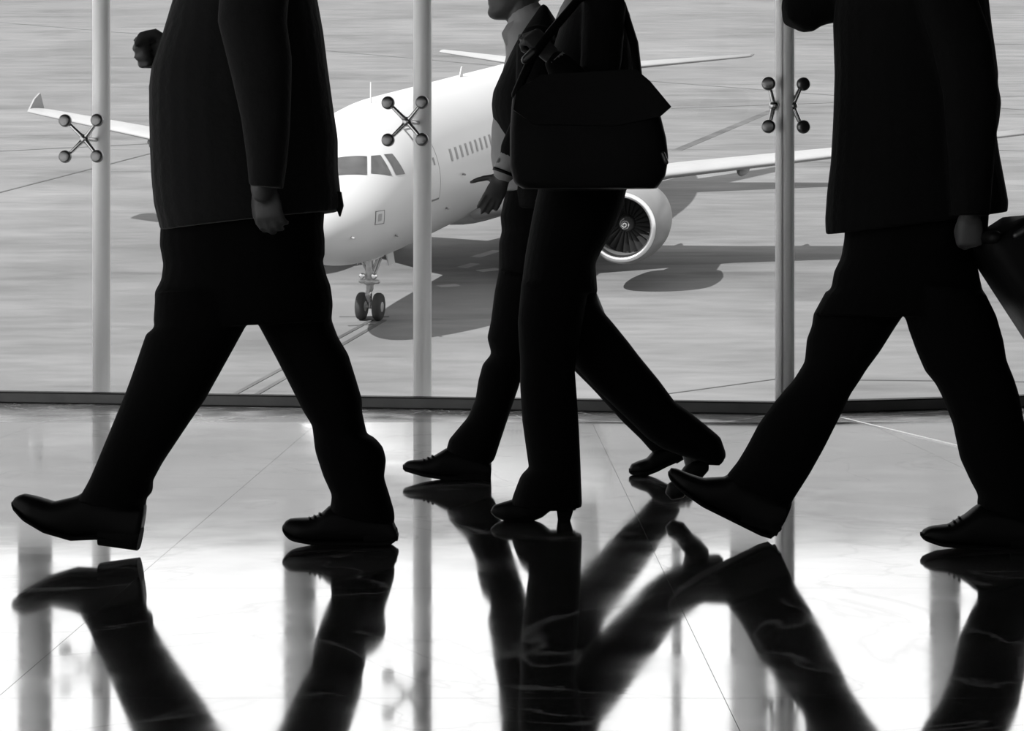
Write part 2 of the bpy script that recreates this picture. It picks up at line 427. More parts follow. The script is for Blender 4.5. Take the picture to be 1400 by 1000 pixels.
# pylons added behind the apron crest, unseen directly, for bars mirrored in the floor
for px, wd, lab in [(48, 46, 'wide far pylon added beyond the apron, mirrored in the floor at the far left'), (410, 44, 'wide far pylon added beyond the apron, mirrored between the legs of the leftmost man'),
                    (925, 13, 'thin far mast added beyond the apron, mirrored right of the couple'), (1024, 52, 'widest far pylon added beyond the apron, mirrored under the raised shoe on the right'),
                    (1292, 42, 'wide far pylon added beyond the apron, mirrored at the far right')]:
    Y = EDGE+22; x = (px-700)*Y/F; r = wd*Y/F/2; zb = gz(EDGE)-6
    e = empty('pylon' if wd > 20 else 'mast', (x, Y, zb)); tag(e, lab, 'pylon' if wd > 20 else 'mast', 'far pylons added beyond the apron' if wd > 20 else None)
    obj('shaft', lathe([(0, r*1.0), (70, r*.96)], 'z', 24), 'pylon', e, True)
    obj('cap', lathe([(70, r*1.25), (73, r*1.25)], 'z', 24), 'pylon', e)

# ------------------------------------------------------------------ airliner (local: x aft of the nose, y starboard, z up)
TH_ = 0.240436
aft = Vector((math.sin(TH_), math.cos(TH_), 0)); stb = Vector((-math.cos(TH_), math.sin(TH_), 0))
R3 = Matrix((aft, stb, Vector((0, 0, 1)))).transposed()
MW = Matrix.Translation((-4.99987, AY, AZ)) @ (Matrix.Rotation(TILT, 3, 'X') @ R3).to_4x4()
air = empty('passenger_aircraft'); air.matrix_world = MW
tag(air, 'white twin-engine jet airliner parked nose-on on the apron', 'aircraft')
FS = [(0.0, .02, 3.07, 3.03), (.05, .18, 3.25, 2.85), (.2, .38, 3.47, 2.62), (.5, .66, 3.74, 2.38), (1.0, .98, 4.04, 2.16), (1.5, 1.22, 4.33, 2.02), (2.0, 1.41, 4.66, 1.93), (2.5, 1.56, 5.00, 1.87),
      (3.0, 1.68, 5.28, 1.83), (3.5, 1.77, 5.49, 1.80), (4.5, 1.90, 5.74, 1.77), (5.5, 1.96, 5.85, 1.76), (6.5, 1.975, 5.90, 1.76), (10, 1.975, 5.91, 1.76), (16, 1.975, 5.92, 1.76), (24, 1.975, 5.92, 1.78),
      (26, 1.94, 5.92, 1.97), (28, 1.8, 5.90, 2.42), (30, 1.55, 5.84, 3.0), (32, 1.22, 5.74, 3.65), (34, .85, 5.6, 4.25), (36, .45, 5.4, 4.8), (37.57, .12, 5.22, 5.02)]
def fsec(x):
    k = 0
    while k < len(FS)-2 and FS[k+1][0] < x: k += 1
    t = (x-FS[k][0])/(FS[k+1][0]-FS[k][0])
    def cr(c):
        p1, p2 = FS[k][c], FS[k+1][c]; h = FS[k+1][0]-FS[k][0]
        m1 = (p2-FS[k-1][c])/(FS[k+1][0]-FS[k-1][0]) if k > 0 else (p2-p1)/h
        m2 = (FS[k+2][c]-p1)/(FS[k+2][0]-FS[k][0]) if k < len(FS)-2 else (p2-p1)/h
        if k < 2: return p1+(p2-p1)*t
        return (2*t**3-3*t*t+1)*p1+(t**3-2*t*t+t)*h*m1+(-2*t**3+3*t*t)*p2+(t**3-t*t)*h*m2
    return cr(1), cr(2), cr(3)
xs = [0.0, .02, .05, .1, .2, .35, .5, .75] + [1+.25*i for i in range(22)] + [6.5+i*1.0 for i in range(31)] + [37.57]
rs = []
for x in xs:
    hw, zt, zb = fsec(x); zc, hh = (zt+zb)/2, (zt-zb)/2
    rs.append([Vector((x, hw*math.sin(t), zc+hh*math.cos(t))) for t in [2*math.pi*k/64 for k in range(64)]])
fus_vf = rings(rs)
fus = obj('fuselage', fus_vf, 'aircraft', air, True)
bvh = BVHTree.FromPolygons(fus_vf[0], fus_vf[1])
MI = MW.inverted()
def hit(px, py):
    o = MI @ Vector((0, 0, H)); d = (MI.to_3x3() @ Vector(((px-700)/F, 1, -(py-HY)/F))).normalized()
    return bvh.ray_cast(o, d)[0]
def patch(c, nu, nv, off):
    V = []
    for i in range(nu+1):
        for j in range(nv+1):
            u, v = i/nu, j/nv
            p = (c[0]*(1-u)+c[1]*u)*(1-v)+(c[3]*(1-u)+c[2]*u)*v
            q, nn, _, _ = bvh.find_nearest(p); V.append(q+nn*(off if nn.dot(q-Vector((q.x, 0, 3.8))) > 0 else -off))
    Fc = [(i*(nv+1)+j, (i+1)*(nv+1)+j, (i+1)*(nv+1)+j+1, i*(nv+1)+j+1) for i in range(nu) for j in range(nv)]
    return V, Fc
mir = lambda cs: [Vector((c.x, -c.y, c.z)) for c in cs]
def skin(name, cs, m, off=.012, both=True, nu=8, nv=8, parent=None):
    o = obj(name, patch(cs, nu, nv, off), m, parent or air, True, False)
    if both: obj(name, patch(mir(cs), nu, nv, off), m, parent or air, True, False)
    return o
# cockpit glazing
w1 = [hit(501.5, 214), hit(501.5, 240), hit(448, 243), hit(448, 219)]
for pane in ([hit(501.5, 214), hit(501.5, 239.5), hit(447, 243), hit(447, 219.5)],
             [hit(507, 213.5), hit(507, 237.5), hit(535.5, 240.5), hit(520, 212.5)],
             [hit(524.5, 211.5), hit(541, 239.8), hit(553.5, 238), hit(536, 210.5)]):
    if all(p is not None for p in pane): skin('cockpit_window', pane, 'glassdark')
def side(x, z):     # port side point of the fuselage skin
    hw, zt, zb = fsec(x); zc, hh = (zt+zb)/2, (zt-zb)/2
    return Vector((x, -hw*math.sqrt(max(0, 1-((z-zc)/hh)**2)), z))
def sq(x0, x1, z0, z1): return [side(x0, z0), side(x1, z0), side(x1, z1), side(x0, z1)]
for i in range(43):
    x = 6.35+.533*i
    if x > 29: break
    if 15.6 < x < 16.2: continue
    skin('cabin_window', sq(x-.085, x+.085, 4.20, 4.53), 'cabwin', .01, True, 2, 4)
d = skin('door_seal', sq(4.22, 5.15, 3.31, 5.24), 'line', .006, True, 8, 12)
skin('cabin_door', sq(4.27, 5.09, 3.37, 5.19), 'aircraft', .014, True, 8, 12)
skin('door_window', sq(4.74, 4.86, 4.25, 4.45), 'cabwin', .02, True, 2, 3)
c = hit(518, 298)
skin('service_panel', [hit(512, 308), hit(525, 306), hit(526, 287), hit(513, 289)], 'line', .004, False, 4, 4)
skin('service_panel', [hit(513, 307), hit(524, 305), hit(525, 288), hit(514, 290)], 'aircraft', .009, False, 4, 4)
skin('service_mark', [hit(516, 303), hit(521, 302), hit(522, 292), hit(517, 293)], 'fin_grey', .014, False, 3, 3)
for px, py in [(481, 325), (541, 322), (610, 284.5), (633, 238)]:
    q = hit(px, py)
    if q is not None: obj('probe', ([v for v in tube([q, q+Vector((-.1, -.09, 0))], .03, 8)[0]], tube([q, q+Vector((-.1, -.09, 0))], .03, 8)[1]), 'fin_grey', air, True)
def blade(x, ln, h):
    z = fsec(x)[1]
    return prism([(x, -.015, z-.05), (x+ln, -.015, z-.05), (x+ln*1.15, -.015, z+h), (x+ln*.75, -.015, z+h)], (0, .03, 0))
for x, ln, h in ((5.2, .05, .55), (9.6, .3, .22), (14.2, .4, .3)): obj('antenna', blade(x, ln, h), 'aircraft', air)
# belly fairing
rs = []
for x, hw, zb in [(11.2, .3, 1.9), (12, 1.2, 1.70), (13.2, 1.95, 1.5), (15, 2.15, 1.42), (18, 2.1, 1.44), (19.6, 1.6, 1.6), (20.8, .5, 1.85)]:
    rs.append([Vector((x, hw*math.sin(t), 2.45+(2.45-zb)*math.cos(t))) for t in [2*math.pi*k/32 for k in range(32)]])
obj('belly_fairing', rings(rs), 'aircraft', air, True)
AF = [(0, 0), (.012, .022), (.05, .042), (.15, .062), (.3, .07), (.5, .06), (.75, .032), (1, .003), (.75, -.018), (.5, -.036), (.3, -.045), (.15, -.042), (.05, -.028), (.012, -.014)]
def foil(le, ch, tk, up=Vector((0, 0, 1))): return [Vector(le)+Vector((ch*a, 0, 0))+up*b*ch*tk for a, b in AF]
for s in (-1, 1):
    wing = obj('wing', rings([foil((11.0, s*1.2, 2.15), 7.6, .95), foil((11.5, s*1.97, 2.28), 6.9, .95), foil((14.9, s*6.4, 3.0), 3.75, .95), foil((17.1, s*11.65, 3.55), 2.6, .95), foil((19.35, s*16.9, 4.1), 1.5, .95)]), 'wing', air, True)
    obj('wing_fence', prism([(19.5, s*16.92, 4.1), (20.0, s*16.92, 4.5), (20.45, s*16.92, 4.68), (20.7, s*16.92, 4.15), (20.7, s*16.92, 3.95), (20.2, s*16.92, 3.95)], (0, s*.06, 0)), 'fin_grey', air)
    for yy, xt, zt in ((4.4, 18.2, 2.5), (8.2, 18.6, 3.05), (11.9, 19.3, 3.45)):
        rs = [[Vector((xt-1.2+a, s*yy+r*math.cos(t), zt-.18+1.3*r*math.sin(t)+a*.06)) for t in [2*math.pi*k/12 for k in range(12)]] for a, r in ((0, .03), (.35, .15), (1.0, .19), (1.7, .13), (2.2, .03))]
        obj('flap_fairing', rings(rs), 'wing', air, True)
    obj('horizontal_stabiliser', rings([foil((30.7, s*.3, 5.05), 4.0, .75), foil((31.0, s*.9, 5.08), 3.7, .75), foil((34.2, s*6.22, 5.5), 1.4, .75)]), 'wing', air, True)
    # engine
    ex, ey, ez = 10.5, s*5.75, 1.96
    en = empty('engine', (ex, ey, ez)); en.parent = air
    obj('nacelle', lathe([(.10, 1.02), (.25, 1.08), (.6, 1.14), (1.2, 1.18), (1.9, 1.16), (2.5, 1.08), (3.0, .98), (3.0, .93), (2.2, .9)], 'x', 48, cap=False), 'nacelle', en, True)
    obj('inlet_lip', lathe([(.12, 1.025), (.04, .985), (0, .935), (.02, .885), (.1, .85), (.25, .83)], 'x', 48, cap=False), 'lip', en, True)
    obj('inlet_duct', lathe([(.25, .83), (.6, .85), (1.0, .87)], 'x', 48, cap=False), 'duct', en, True)
    obj('fan_disc', lathe([(1.12, .02), (1.12, .88), (1.16, .88)], 'x', 40), 'dark', en)
    bl = None
    for k in range(24):
        t = 2*math.pi*k/24
        if bl is None:
            bl = mesh('fan_blade', prism([(1.0, -.04, .2), (1.1, .05, .2), (1.1, .10, .84), (.93, -.09, .84)], (.01, .012, 0)))
        b_ = link('fan_blade', bl, 'fanblade', en); b_.rotation_euler = (t, 0, 0)
    sp = obj('spinner', lathe([(.62, .01), (.66, .06), (.74, .13), (.86, .2), (1.05, .27)], 'x', 24), 'dark', en, True)
    pts = [];
    for k in range(26):
        q = k/25; r = .03+.13*q; t = q*2.2*2*math.pi; pts.append(Vector((.625+.2*q*q*.55+.05*q-.012, r*math.cos(t), r*math.sin(t))))
    obj('spinner_spiral', tube(pts, .018, 6), 'paint_white', sp)
    obj('core_cowl', lathe([(2.0, .62), (3.0, .66), (3.6, .58), (4.3, .44), (4.3, .38), (3.9, .36)], 'x', 32, cap=False), 'fin_grey', en, True)
    obj('exhaust_plug', lathe([(3.6, .34), (4.3, .3), (4.9, .05)], 'x', 20), 'fin_grey', en, True)
    obj('engine_mount', prism([(.9, -.16, 1.0), (2.4, -.16, .9), (4.6, -.16, .55), (6.2, -.16, .95), (5.0, -.16, 1.2), (2.6, -.16, 1.38)], (0, .32, 0)), 'nacelle', en)
    obj('strake', prism([(.8, -s*.75, .86), (1.9, -s*.75, .86), (1.9, -s*1.0, 1.12), (1.3, -s*.95, 1.05)], (0, .02, .02)), 'nacelle', en)
obj('tail_fin', rings([[Vector((29.3+5.8*a, b*5.8*.7, 5.6)) for a, b in AF], [Vector((34.6+2.1*a, b*2.1*.7, 11.75)) for a, b in AF]]), 'aircraft', air, True)
def wheel(r, wd):
    return lathe([(-wd/2, r*.55), (-wd/2, r*.8), (-wd*.42, r*.93), (-wd*.2, r), (wd*.2, r), (wd*.42, r*.93), (wd/2, r*.8), (wd/2, r*.55)], 'y', 28)
def hubm(r, wd): return lathe([(-wd/2-.01, r*.08), (-wd/2-.01, r*.3), (-wd/2+.02, r*.5), (-wd/2+.03, r*.56), (wd/2-.03, r*.56), (wd/2-.02, r*.5), (wd/2+.01, r*.3), (wd/2+.01, r*.08)], 'y', 20)
ng = empty('nose_gear', (5.0, 0, 0)); ng.parent = air
for s in (-1, 1):
    q = obj('wheel', wheel(.375, .21), 'tyre', ng, True); q.location = (0, s*.235, .375)
    q = obj('wheel_hub', hubm(.375, .21), 'gear', ng, True); q.location = (0, s*.235, .375)
obj('strut', tube([(0, 0, .36), (0, 0, .9)], .055, 14), 'chrome', ng, True)
obj('strut_cylinder', tube([(0, 0, .85), (-.02, 0, 1.3), (-.04, 0, 2.1)], [.10, .105, .11], 14), 'gear', ng, True)
obj('axle', tube([(0, -.3, .375), (0, .3, .375)], .045, 10), 'gear', ng, True)
obj('drag_brace', join(tube([(0, -.1, 1.15), (.55, -.28, 1.95)], .04, 8), tube([(0, .1, 1.15), (.55, .28, 1.95)], .04, 8)), 'gear', ng, True)
obj('side_brace', join(tube([(0, -.06, 1.3), (-.1, -.36, 1.95)], .035, 8), tube([(0, .06, 1.3), (-.1, .36, 1.95)], .035, 8)), 'gear', ng, True)
obj('torque_link', join(prism([(-.09, -.05, .5), (-.28, -.03, .72), (-.24, -.03, .76), (-.06, -.05, .6)], (0, .08, 0)), prism([(-.28, -.03, .72), (-.10, -.05, 1.0), (-.07, -.05, .93), (-.24, -.03, .7)], (0, .08, 0))), 'gear', ng)
obj('steering_collar', join(lathe([(.98, .15), (1.14, .15)], 'z', 18), tube([(-.05, -.24, 1.06), (-.05, .24, 1.06)], .06, 10)), 'gear', ng, True)
for s in (-1, 1):
    obj('taxi_light', xf(lathe([(-.06, .03), (-.05, .08), (.05, .07)], 'x', 16), Matrix.Translation((-.12, s*.17, 1.22))), 'lip', ng, True)
    obj('gear_door', prism([(.25, s*.34, 1.9), (.9, s*.34, 1.9), (.85, s*.42, 1.45), (.3, s*.42, 1.45)], (0, s*.03, 0)), 'aircraft', ng)
    obj('front_gear_door', prism([(-1.3, s*.36, 1.95), (-.1, s*.36, 1.95), (-.15, s*.42, 1.78), (-1.2, s*.42, 1.8)], (0, s*.03, 0)), 'aircraft', ng)
for s in (-1, 1):
    mg = empty('main_gear', (17.7, s*3.8, 0)); mg.parent = air
    for q in (-1, 1):
        o = obj('wheel', wheel(.58, .42), 'tyre', mg, True); o.location = (0, q*.46, .58)
        o = obj('wheel_hub', hubm(.58, .42), 'gear', mg, True); o.location = (0, q*.46, .58)
    obj('strut', tube([(0, 0, .58), (0, -s*.05, 2.6)], [.11, .16], 12), 'gear', mg, True)
    obj('axle', tube([(0, -.6, .58), (0, .6, .58)], .08, 10), 'gear', mg, True)
    obj('side_stay', tube([(0, 0, 1.3), (0, -s*1.6, 2.3)], .07, 8), 'gear', mg, True)
    obj('gear_door', prism([(-.6, s*.2, 2.5), (.6, s*.2, 2.5), (.5, s*.25, 1.0), (-.5, s*.25, 1.0)], (0, s*.04, 0)), 'aircraft', mg)

# ------------------------------------------------------------------ people
def head_parts(c, sc=1.0, yaw=0.0):
    """head facing -x; c is the point under the chin line level with the ear axis."""
    S = [(0.0, -.070, -.02, .02), (.008, -.084, .0, .032), (.022, -.092, .03, .043), (.036, -.088, .055, .050), (.045, -.084, .066, .053), (.053, -.091, .074, .055), (.060, -.088, .078, .057), (.067, -.092, .082, .058),
         (.080, -.089, .088, .061), (.10, -.090, .095, .066), (.12, -.088, .10, .069), (.135, -.083, .103, .071), (.15, -.092, .105, .074), (.175, -.090, .104, .076), (.195, -.078, .096, .070), (.212, -.055, .075, .056), (.224, -.025, .046, .036), (.23, .0, .02, .012)]
    n = 24; rs = []
    for z, f, b, hw in S:
        cx, hx = (f+b)/2, (b-f)/2
        rs.append([Vector((cx+hx*math.copysign(abs(math.cos(t))**.9, math.cos(t)), hw*math.sin(t), z)) for t in [2*math.pi*k/n for k in range(n)]])
    parts = [rings(rs), tube([(-.084, 0, .140), (-.095, 0, .115), (-.101, 0, .096)], [.009, .011, .013], 10),
             ellipsoid((-.092, .012, .092), (.012, .010, .009)), ellipsoid((-.092, -.012, .092), (.012, .010, .009)),
             ellipsoid((.012, .074, .115), (.02, .010, .033)), ellipsoid((.012, -.074, .115), (.02, .010, .033)),
             tube([(.02, 0, .06), (.03, 0, .0), (.05, 0, -.09), (.06, 0, -.15)], [.056, .056, .060, .075], 16)]
    mt = Matrix.Translation(c) @ Matrix.Rotation(yaw, 4, 'Z') @ Matrix.Scale(sc, 4)
    return [xf(p, mt) for p in parts], mt

def hand_parts(wr, f, pn, curl=(20, 30, 20), thumb=35, sc=1.0, thumb_curl=15, spread=4, left=False, tp=.25):
    """f: finger direction, pn: direction the palm faces. The thumb lies on the side f x pn."""
    f = Vector(f).normalized(); pn = Vector(pn); pn = (pn-f*pn.dot(f)).normalized(); t = f.cross(pn).normalized()*(-1 if left else 1)
    wr = Vector(wr); L = lambda a, b, c_: wr+(f*a+t*b+pn*c_)*sc
    n = 14; rs = []
    for a, hw, th in ((-.02, .026, .020), (.0, .027, .019), (.03, .035, .017), (.06, .041, .015), (.09, .041, .013), (.097, .036, .009)):
        rs.append([L(a, hw*math.cos(k*2*math.pi/n), th*math.sin(k*2*math.pi/n)) for k in range(n)])
    out = [rings(rs)]
    for b, ln, a0 in ((.031, .072, .088), (.0105, .080, .092), (-.0105, .074, .088), (-.031, .058, .08)):
        pts = [(a0-.02, b, 0)]; p = Vector((a0, b, 0)); pts.append(tuple(p)); ang = 0
        sp = math.radians(spread)*b/.031
        for c_, q in zip(curl, (.45, .30, .25)):
            ang += math.radians(c_); p = p+Vector((math.cos(ang)*math.cos(sp), math.sin(sp)*math.cos(ang), math.sin(ang)))*ln*q; pts.append(tuple(p))
        out.append(tube([L(*q) for q in pts], [.0095*sc, .0097*sc, .009*sc, .0085*sc, .0072*sc], 10))
    th = math.radians(thumb); p = Vector((.02, .026, .006)); pts = [(.0, .012, .004), tuple(p)]
    for q, k in ((.038, 0), (.032, 1), (.026, 2)):
        a = th-math.radians(thumb_curl)*k; p = p+Vector((math.cos(a), math.sin(a), tp))*q; pts.append(tuple(p))
    out.append(tube([L(*q) for q in pts], [.014*sc, .014*sc, .012*sc, .0105*sc, .008*sc], 10))
    return out

def limb(pts, r): return tube([P(*p) for p in pts], r, 14)

def shoe(parent, top, bot, Y, hd, heel=None, sole=True, m=30, hy=None):
    root = empty('shoe', (0, 0, 0)); root.parent = parent
    mi = root
    bp = P(*( (top[len(top)//2][0], bot[len(bot)//2][1]) ), Y if not isinstance(Y, list) else Y[0]); root.matrix_world = Matrix.Translation(bp)
    sh = lambda vf: ([v-bp for v in vf[0]], vf[1])
    obj('upper', sh(loft(top, bot, Y, hd, m, 20, .8)), 'shoe', root, True)
    if sole:
        lo = [(x, y+1.5) for x, y in bot]; up = [(x, y-5) for x, y in bot]
        obj('sole', sh(loft(up, lo, Y, [h*1.06 for h in hd], m, 14, .5)), 'sole', root, True)
    if heel:
        obj('heel', sh(loft([heel[0], heel[1]], [heel[3], heel[2]], Y, hy or [hd[-1]*.95]*2, 4, 16, .6)), 'sole', root)
    return root

def person(base, label):
    r = empty('person', base); tag(r, label, 'person'); r.matrix_world = Matrix.Translation(base); return r

class Fig:
    def __init__(s, base, label): s.r = person(base, label); s.b = Vector(base)
    def loc(s, vf): return [v-s.b for v in vf[0]], vf[1]
    def fuse(s, name, parts, vox, m, it=4): return fuse(name, [s.loc(p) for p in parts], vox, m, s.r, it)
    def obj(s, name, vf, m, parent=None): return obj(name, s.loc(vf), m, parent or s.r, True)
    def shoe(s, *a, **k):
        q = shoe(s.r, *a, **k); return q
    def head(s, c, sc=1.0, yaw=0.0, long=False):
        hp, mt = head_parts(c, sc, yaw)
        hr = [xf(ellipsoid((.028, 0, .148), (.108, .086, .098), 24, 16), mt)]
        if long: hr += [xf(ellipsoid((.055, 0, .09), (.085, .084, .13), 24, 16), mt)]
        s.fuse('hair', hr, .008, 'hair', 2)
        for k in (-1, 1): s.obj('eye', xf(ellipsoid((-.0785, k*.032, .136), (.0105, .0125, .0105)), mt), 'eye')
        return hp

def buttons(fg, pts, Y):
    for px, py in pts:
        p = P(px, py, Y); fg.obj('button', xf(lathe([(-.004, .002), (-.004, .010), (.003, .011), (.004, .004)], 'x', 14), Matrix.Translation(p)), 'button')

# --- leftmost man: charcoal coat, striding to the left
g = Fig(P(335, 750, 5.47)*1.0, 'man in long charcoal jacket striding at the left, shown from the chest down')
Y0 = 5.47
hp = g.head(P(322, -128, Y0), 1.0)
body = hp + [loft([(300, -100), (262, 0), (235, 150), (245, 250), (270, 330)], [(375, -100), (412, 0), (430, 150), (425, 250), (410, 330)], Y0, [.12, .17, .165, .16, .13]),
    limb([(345, -72, 5.29), (372, 95, 5.21), (360, 235, 5.17), (358, 262, 5.17)], [.05, .042, .032, .027]),
    limb([(342, -68, 5.65), (345, 100, 5.68), (262, 74, 5.52), (240, 72, 5.50)], [.05, .042, .032, .027]),
    limb([(320, 270, 5.40), (255, 500, 5.38), (175, 680, 5.36), (160, 715, 5.36)], [.075, .043, .028, .024]),
    limb([(355, 270, 5.54), (445, 500, 5.54), (497, 680, 5.54), (505, 715, 5.54)], [.075, .043, .028, .024]),
    limb([(160, 708, 5.36), (80, 702, 5.36)], .02), limb([(505, 720, 5.54), (430, 725, 5.54)], .02)]
body += hand_parts(P(362, 250, 5.19), (.12, .12, -1), (.3, 1, 0), (25, 35, 25), 25, left=True, sc=.9)
body += hand_parts(P(241, 72, 5.50), (-1, -.05, 0), (.0, -1, -.1), (78, 88, 60), 38, thumb_curl=50, tp=.5)
g.fuse('body', body, .006, 'skin', 2)
tr = [loft([(222, 285), (221, 315), (220, 334), (225, 362), (222, 383), (213, 399), (213, 425), (211, 438), (213, 448)], [(444, 285), (442, 311), (444, 326), (444, 350), (441, 356), (446, 376), (452, 391), (455, 414), (453, 438)], Y0, [.17, .18, .17, .16]),
      loft([(214, 399), (211, 438), (213, 448), (201, 456), (180, 517), (171, 541), (133, 633), (124, 654), (113, 674), (106, 683)], [(345, 395), (344, 431), (325, 466), (299, 513), (280, 547), (256, 582), (222, 633), (208, 659), (209, 674), (200, 680), (198, 698)], [5.42, 5.39, 5.37], [.12, .10, .085, .08]),
      loft([(345, 395), (347, 431), (377, 487), (401, 534), (414, 560), (427, 581), (431, 616), (442, 650), (454, 676), (451, 698)], [(455, 414), (453, 438), (462, 462), (476, 485), (486, 517), (495, 547), (495, 564), (502, 596), (513, 600), (524, 613), (528, 629), (525, 654), (532, 676), (539, 700), (540, 716)], 5.54, [.12, .10, .09, .085], 56)]
g.fuse('trousers', tr, .006, 'trouser', 3)
jk = [loft([(290, -100), (258, -70), (240, 0), (225, 48), (209, 95), (206, 120), (206, 160), (207, 200), (209, 240), (213, 280), (222, 316)], [(385, -100), (420, -60), (434, 0), (442, 44), (448, 92), (456, 150), (462, 190), (462, 231), (465, 258), (467, 275), (466, 288)], Y0, [.12, .22, .22, .21, .2, .2, .2, .21, .22, .22], 60),
      loft([(316, -95), (303, -40), (298, 30), (318, 110), (330, 163), (338, 220), (341, 254)], [(385, -85), (397, -30), (392, 30), (399, 80), (398, 130), (396, 180), (392, 225), (387, 258)], [5.29, 5.21, 5.17, 5.16], [.075, .075, .066, .058, .055]),
      tube([P(342, -68, 5.64), P(350, 60, 5.69), P(338, 108, 5.68), P(275, 80, 5.55), P(246, 72, 5.51)], [.07, .066, .062, .054, .045], 16)]
coat = g.fuse('jacket', jk, .006, 'coat', 3)
g.obj('hem_point', prism([P(459, 262, 5.42), P(465, 262, 5.42), P(468, 281, 5.42), P(463.5, 296, 5.42), P(459.5, 284, 5.42)], (0, .05, 0)), 'coat', coat)
sh_ = g.fuse('shirt', [loft([(288, -104), (262, -75), (236, 0), (229, 30), (222, 46)], [(372, -104), (380, -60), (390, 0), (390, 30), (390, 50)], Y0, [.075, .09, .09, .06, .04]),
                       tube([P(333, -120, Y0), P(338, -95, Y0)], [.068, .075], 16)], .006, 'shirt')
buttons(g, [(206.5, 121), (206.5, 196)], Y0)
g.shoe([(18, 686), (22, 679), (32, 675), (50, 679), (73, 686), (104, 679), (130, 664), (165, 668), (199, 690)], [(18, 690), (20, 695), (34, 708), (64, 725), (101, 736), (136, 735), (165, 742), (178, 745), (191, 741)], 5.37, [.02, .045, .05, .048, .04, .038, .038], ((136, 722), (195, 722), (189, 752.5), (136.5, 745)))
s2 = g.shoe([(387, 718), (392, 711), (398, 709), (424, 708), (438, 703), (452, 690), (480, 685), (530, 690), (542, 724)], [(387, 724), (391, 731), (400, 737), (429, 742), (470, 743), (500, 743), (525, 743), (536, 742), (544, 735)], 5.54, [.02, .045, .05, .048, .042, .04, .04], ((497, 725), (542, 722), (544, 739), (499, 744)))
for px, py in ((424, 707), (431, 704.5), (438, 701)):
    g.obj('lace', tube([P(px, py+3, 5.51), P(px-1, py+1.2, 5.535), P(px, py+3, 5.56)], .0035, 6), 'shoe')

# --- man behind the woman in the middle
g = Fig(P(725, 656, 7.22), 'man in open dark blazer and pale shirt walking behind the woman in the middle')
Y1 = 7.22
hc = P(667, 27, Y1)+Vector((.0895, 0, 0))
hp = g.head(hc, 1.0)
body = hp + [loft([(705, 50), (690, 120), (684, 190), (692, 260), (700, 310)], [(752, 50), (780, 120), (785, 190), (785, 260), (785, 310)], Y1, [.12, .16, .15, .15, .12]),
    limb([(735, 62, 7.03), (728, 165, 6.98), (690, 228, 6.94), (688, 243, 6.94)], [.048, .042, .032, .026]),
    limb([(740, 62, 7.41), (775, 165, 7.46), (770, 235, 7.44), (768, 255, 7.44)], [.048, .042, .032, .026]),
    limb([(735, 300, 7.16), (698, 470, 7.16), (655, 605, 7.16), (645, 635, 7.16)], [.075, .043, .028, .024]),
    limb([(750, 300, 7.30), (805, 480, 7.30), (890, 600, 7.30), (905, 618, 7.30)], [.075, .043, .028, .024]),
    limb([(645, 635, 7.16), (590, 640, 7.16)], .018), limb([(905, 620, 7.3), (880, 637, 7.3)], .016)]
body += hand_parts(P(689, 240, 6.94), (-.5, 0, -1), (-.1, 1.0, 0.0), (8, 12, 8), 58, thumb_curl=8, spread=3, sc=.82, left=True)
body += hand_parts(P(768, 253, 7.44), (0, 0, -1), (.2, -1, 0), (25, 35, 25), 30)
g.fuse('body', body, .0055, 'skin', 2)
g.fuse('shirt', [loft([(700, 34), (688, 46), (690, 58), (692, 76), (684, 110), (676, 150), (672, 175), (671, 215), (675, 238), (684, 262)], [(748, 10), (758, 40), (765, 80), (770, 110), (772, 160), (773, 215), (773, 250), (773, 262)], Y1, [.06, .09, .11, .13, .13, .13, .13]),
                 tube([P(718, 18, Y1), P(724, 44, Y1)], [.062, .072], 16)], .006, 'shirt', 2)
collar = g.obj('shirt_collar', prism([P(686, 45, Y1-.045), P(693, 33, Y1-.045), P(738, 8, Y1-.06), P(745, 14, Y1-.06), P(704, 59, Y1-.05), P(692, 62, Y1-.045)], (0, .09, 0)), 'shirt')
jk = [loft([(740, 8), (720, 36), (704, 60), (686, 99), (674, 126), (672, 144), (674, 162), (682, 183), (691, 201), (698, 230), (700, 285)], [(750, 14), (762, 32), (778, 56), (790, 95), (796, 140), (798, 190), (800, 230), (803, 262), (803, 290)], Y1, [.10, .20, .22, .21, .2, .19, .19, .2], 50),
      tube([P(735, 62, 7.02), P(732, 120, 6.98), P(725, 166, 6.97), P(704, 208, 6.95)], [.068, .064, .058, .05], 16),
      tube([P(740, 62, 7.42), P(775, 165, 7.46), P(770, 240, 7.44)], [.068, .06, .05], 16)]
g.fuse('jacket', jk, .006, 'suit', 3)
g.obj('cuff', tube([P(702, 212, 6.95), P(690, 235, 6.94)], [.041, .037], 16), 'shirt')
g.obj('wristwatch', tube([P(691, 234, 6.94), P(689.5, 238, 6.94)], .0405, 18, False), 'shoe')
tr = [loft([(692, 258), (684, 296), (686, 316), (682, 332), (682, 352), (681, 390), (676, 410)], [(800, 262), (800, 330), (798, 380), (802, 420)], Y1, [.15, .16, .16, .15]),
      loft([(682, 370), (676, 400), (671, 440), (666, 462), (672, 484), (660, 498), (654, 520), (650, 546), (640, 570), (614, 601), (612, 608), (610, 616)], [(770, 390), (748, 440), (726, 480), (715, 510), (709, 530), (700, 556), (688, 592), (676, 629), (671, 634)], 7.16, [.11, .1, .085, .08], 50),
      loft([(720, 390), (745, 450), (784, 506), (811, 533), (851, 577), (876, 601), (890, 617)], [(802, 400), (826, 450), (856, 490), (880, 522), (905, 560), (922, 585), (930, 604)], 7.30, [.11, .1, .085, .08])]
g.fuse('trousers', tr, .006, 'trouser', 3)
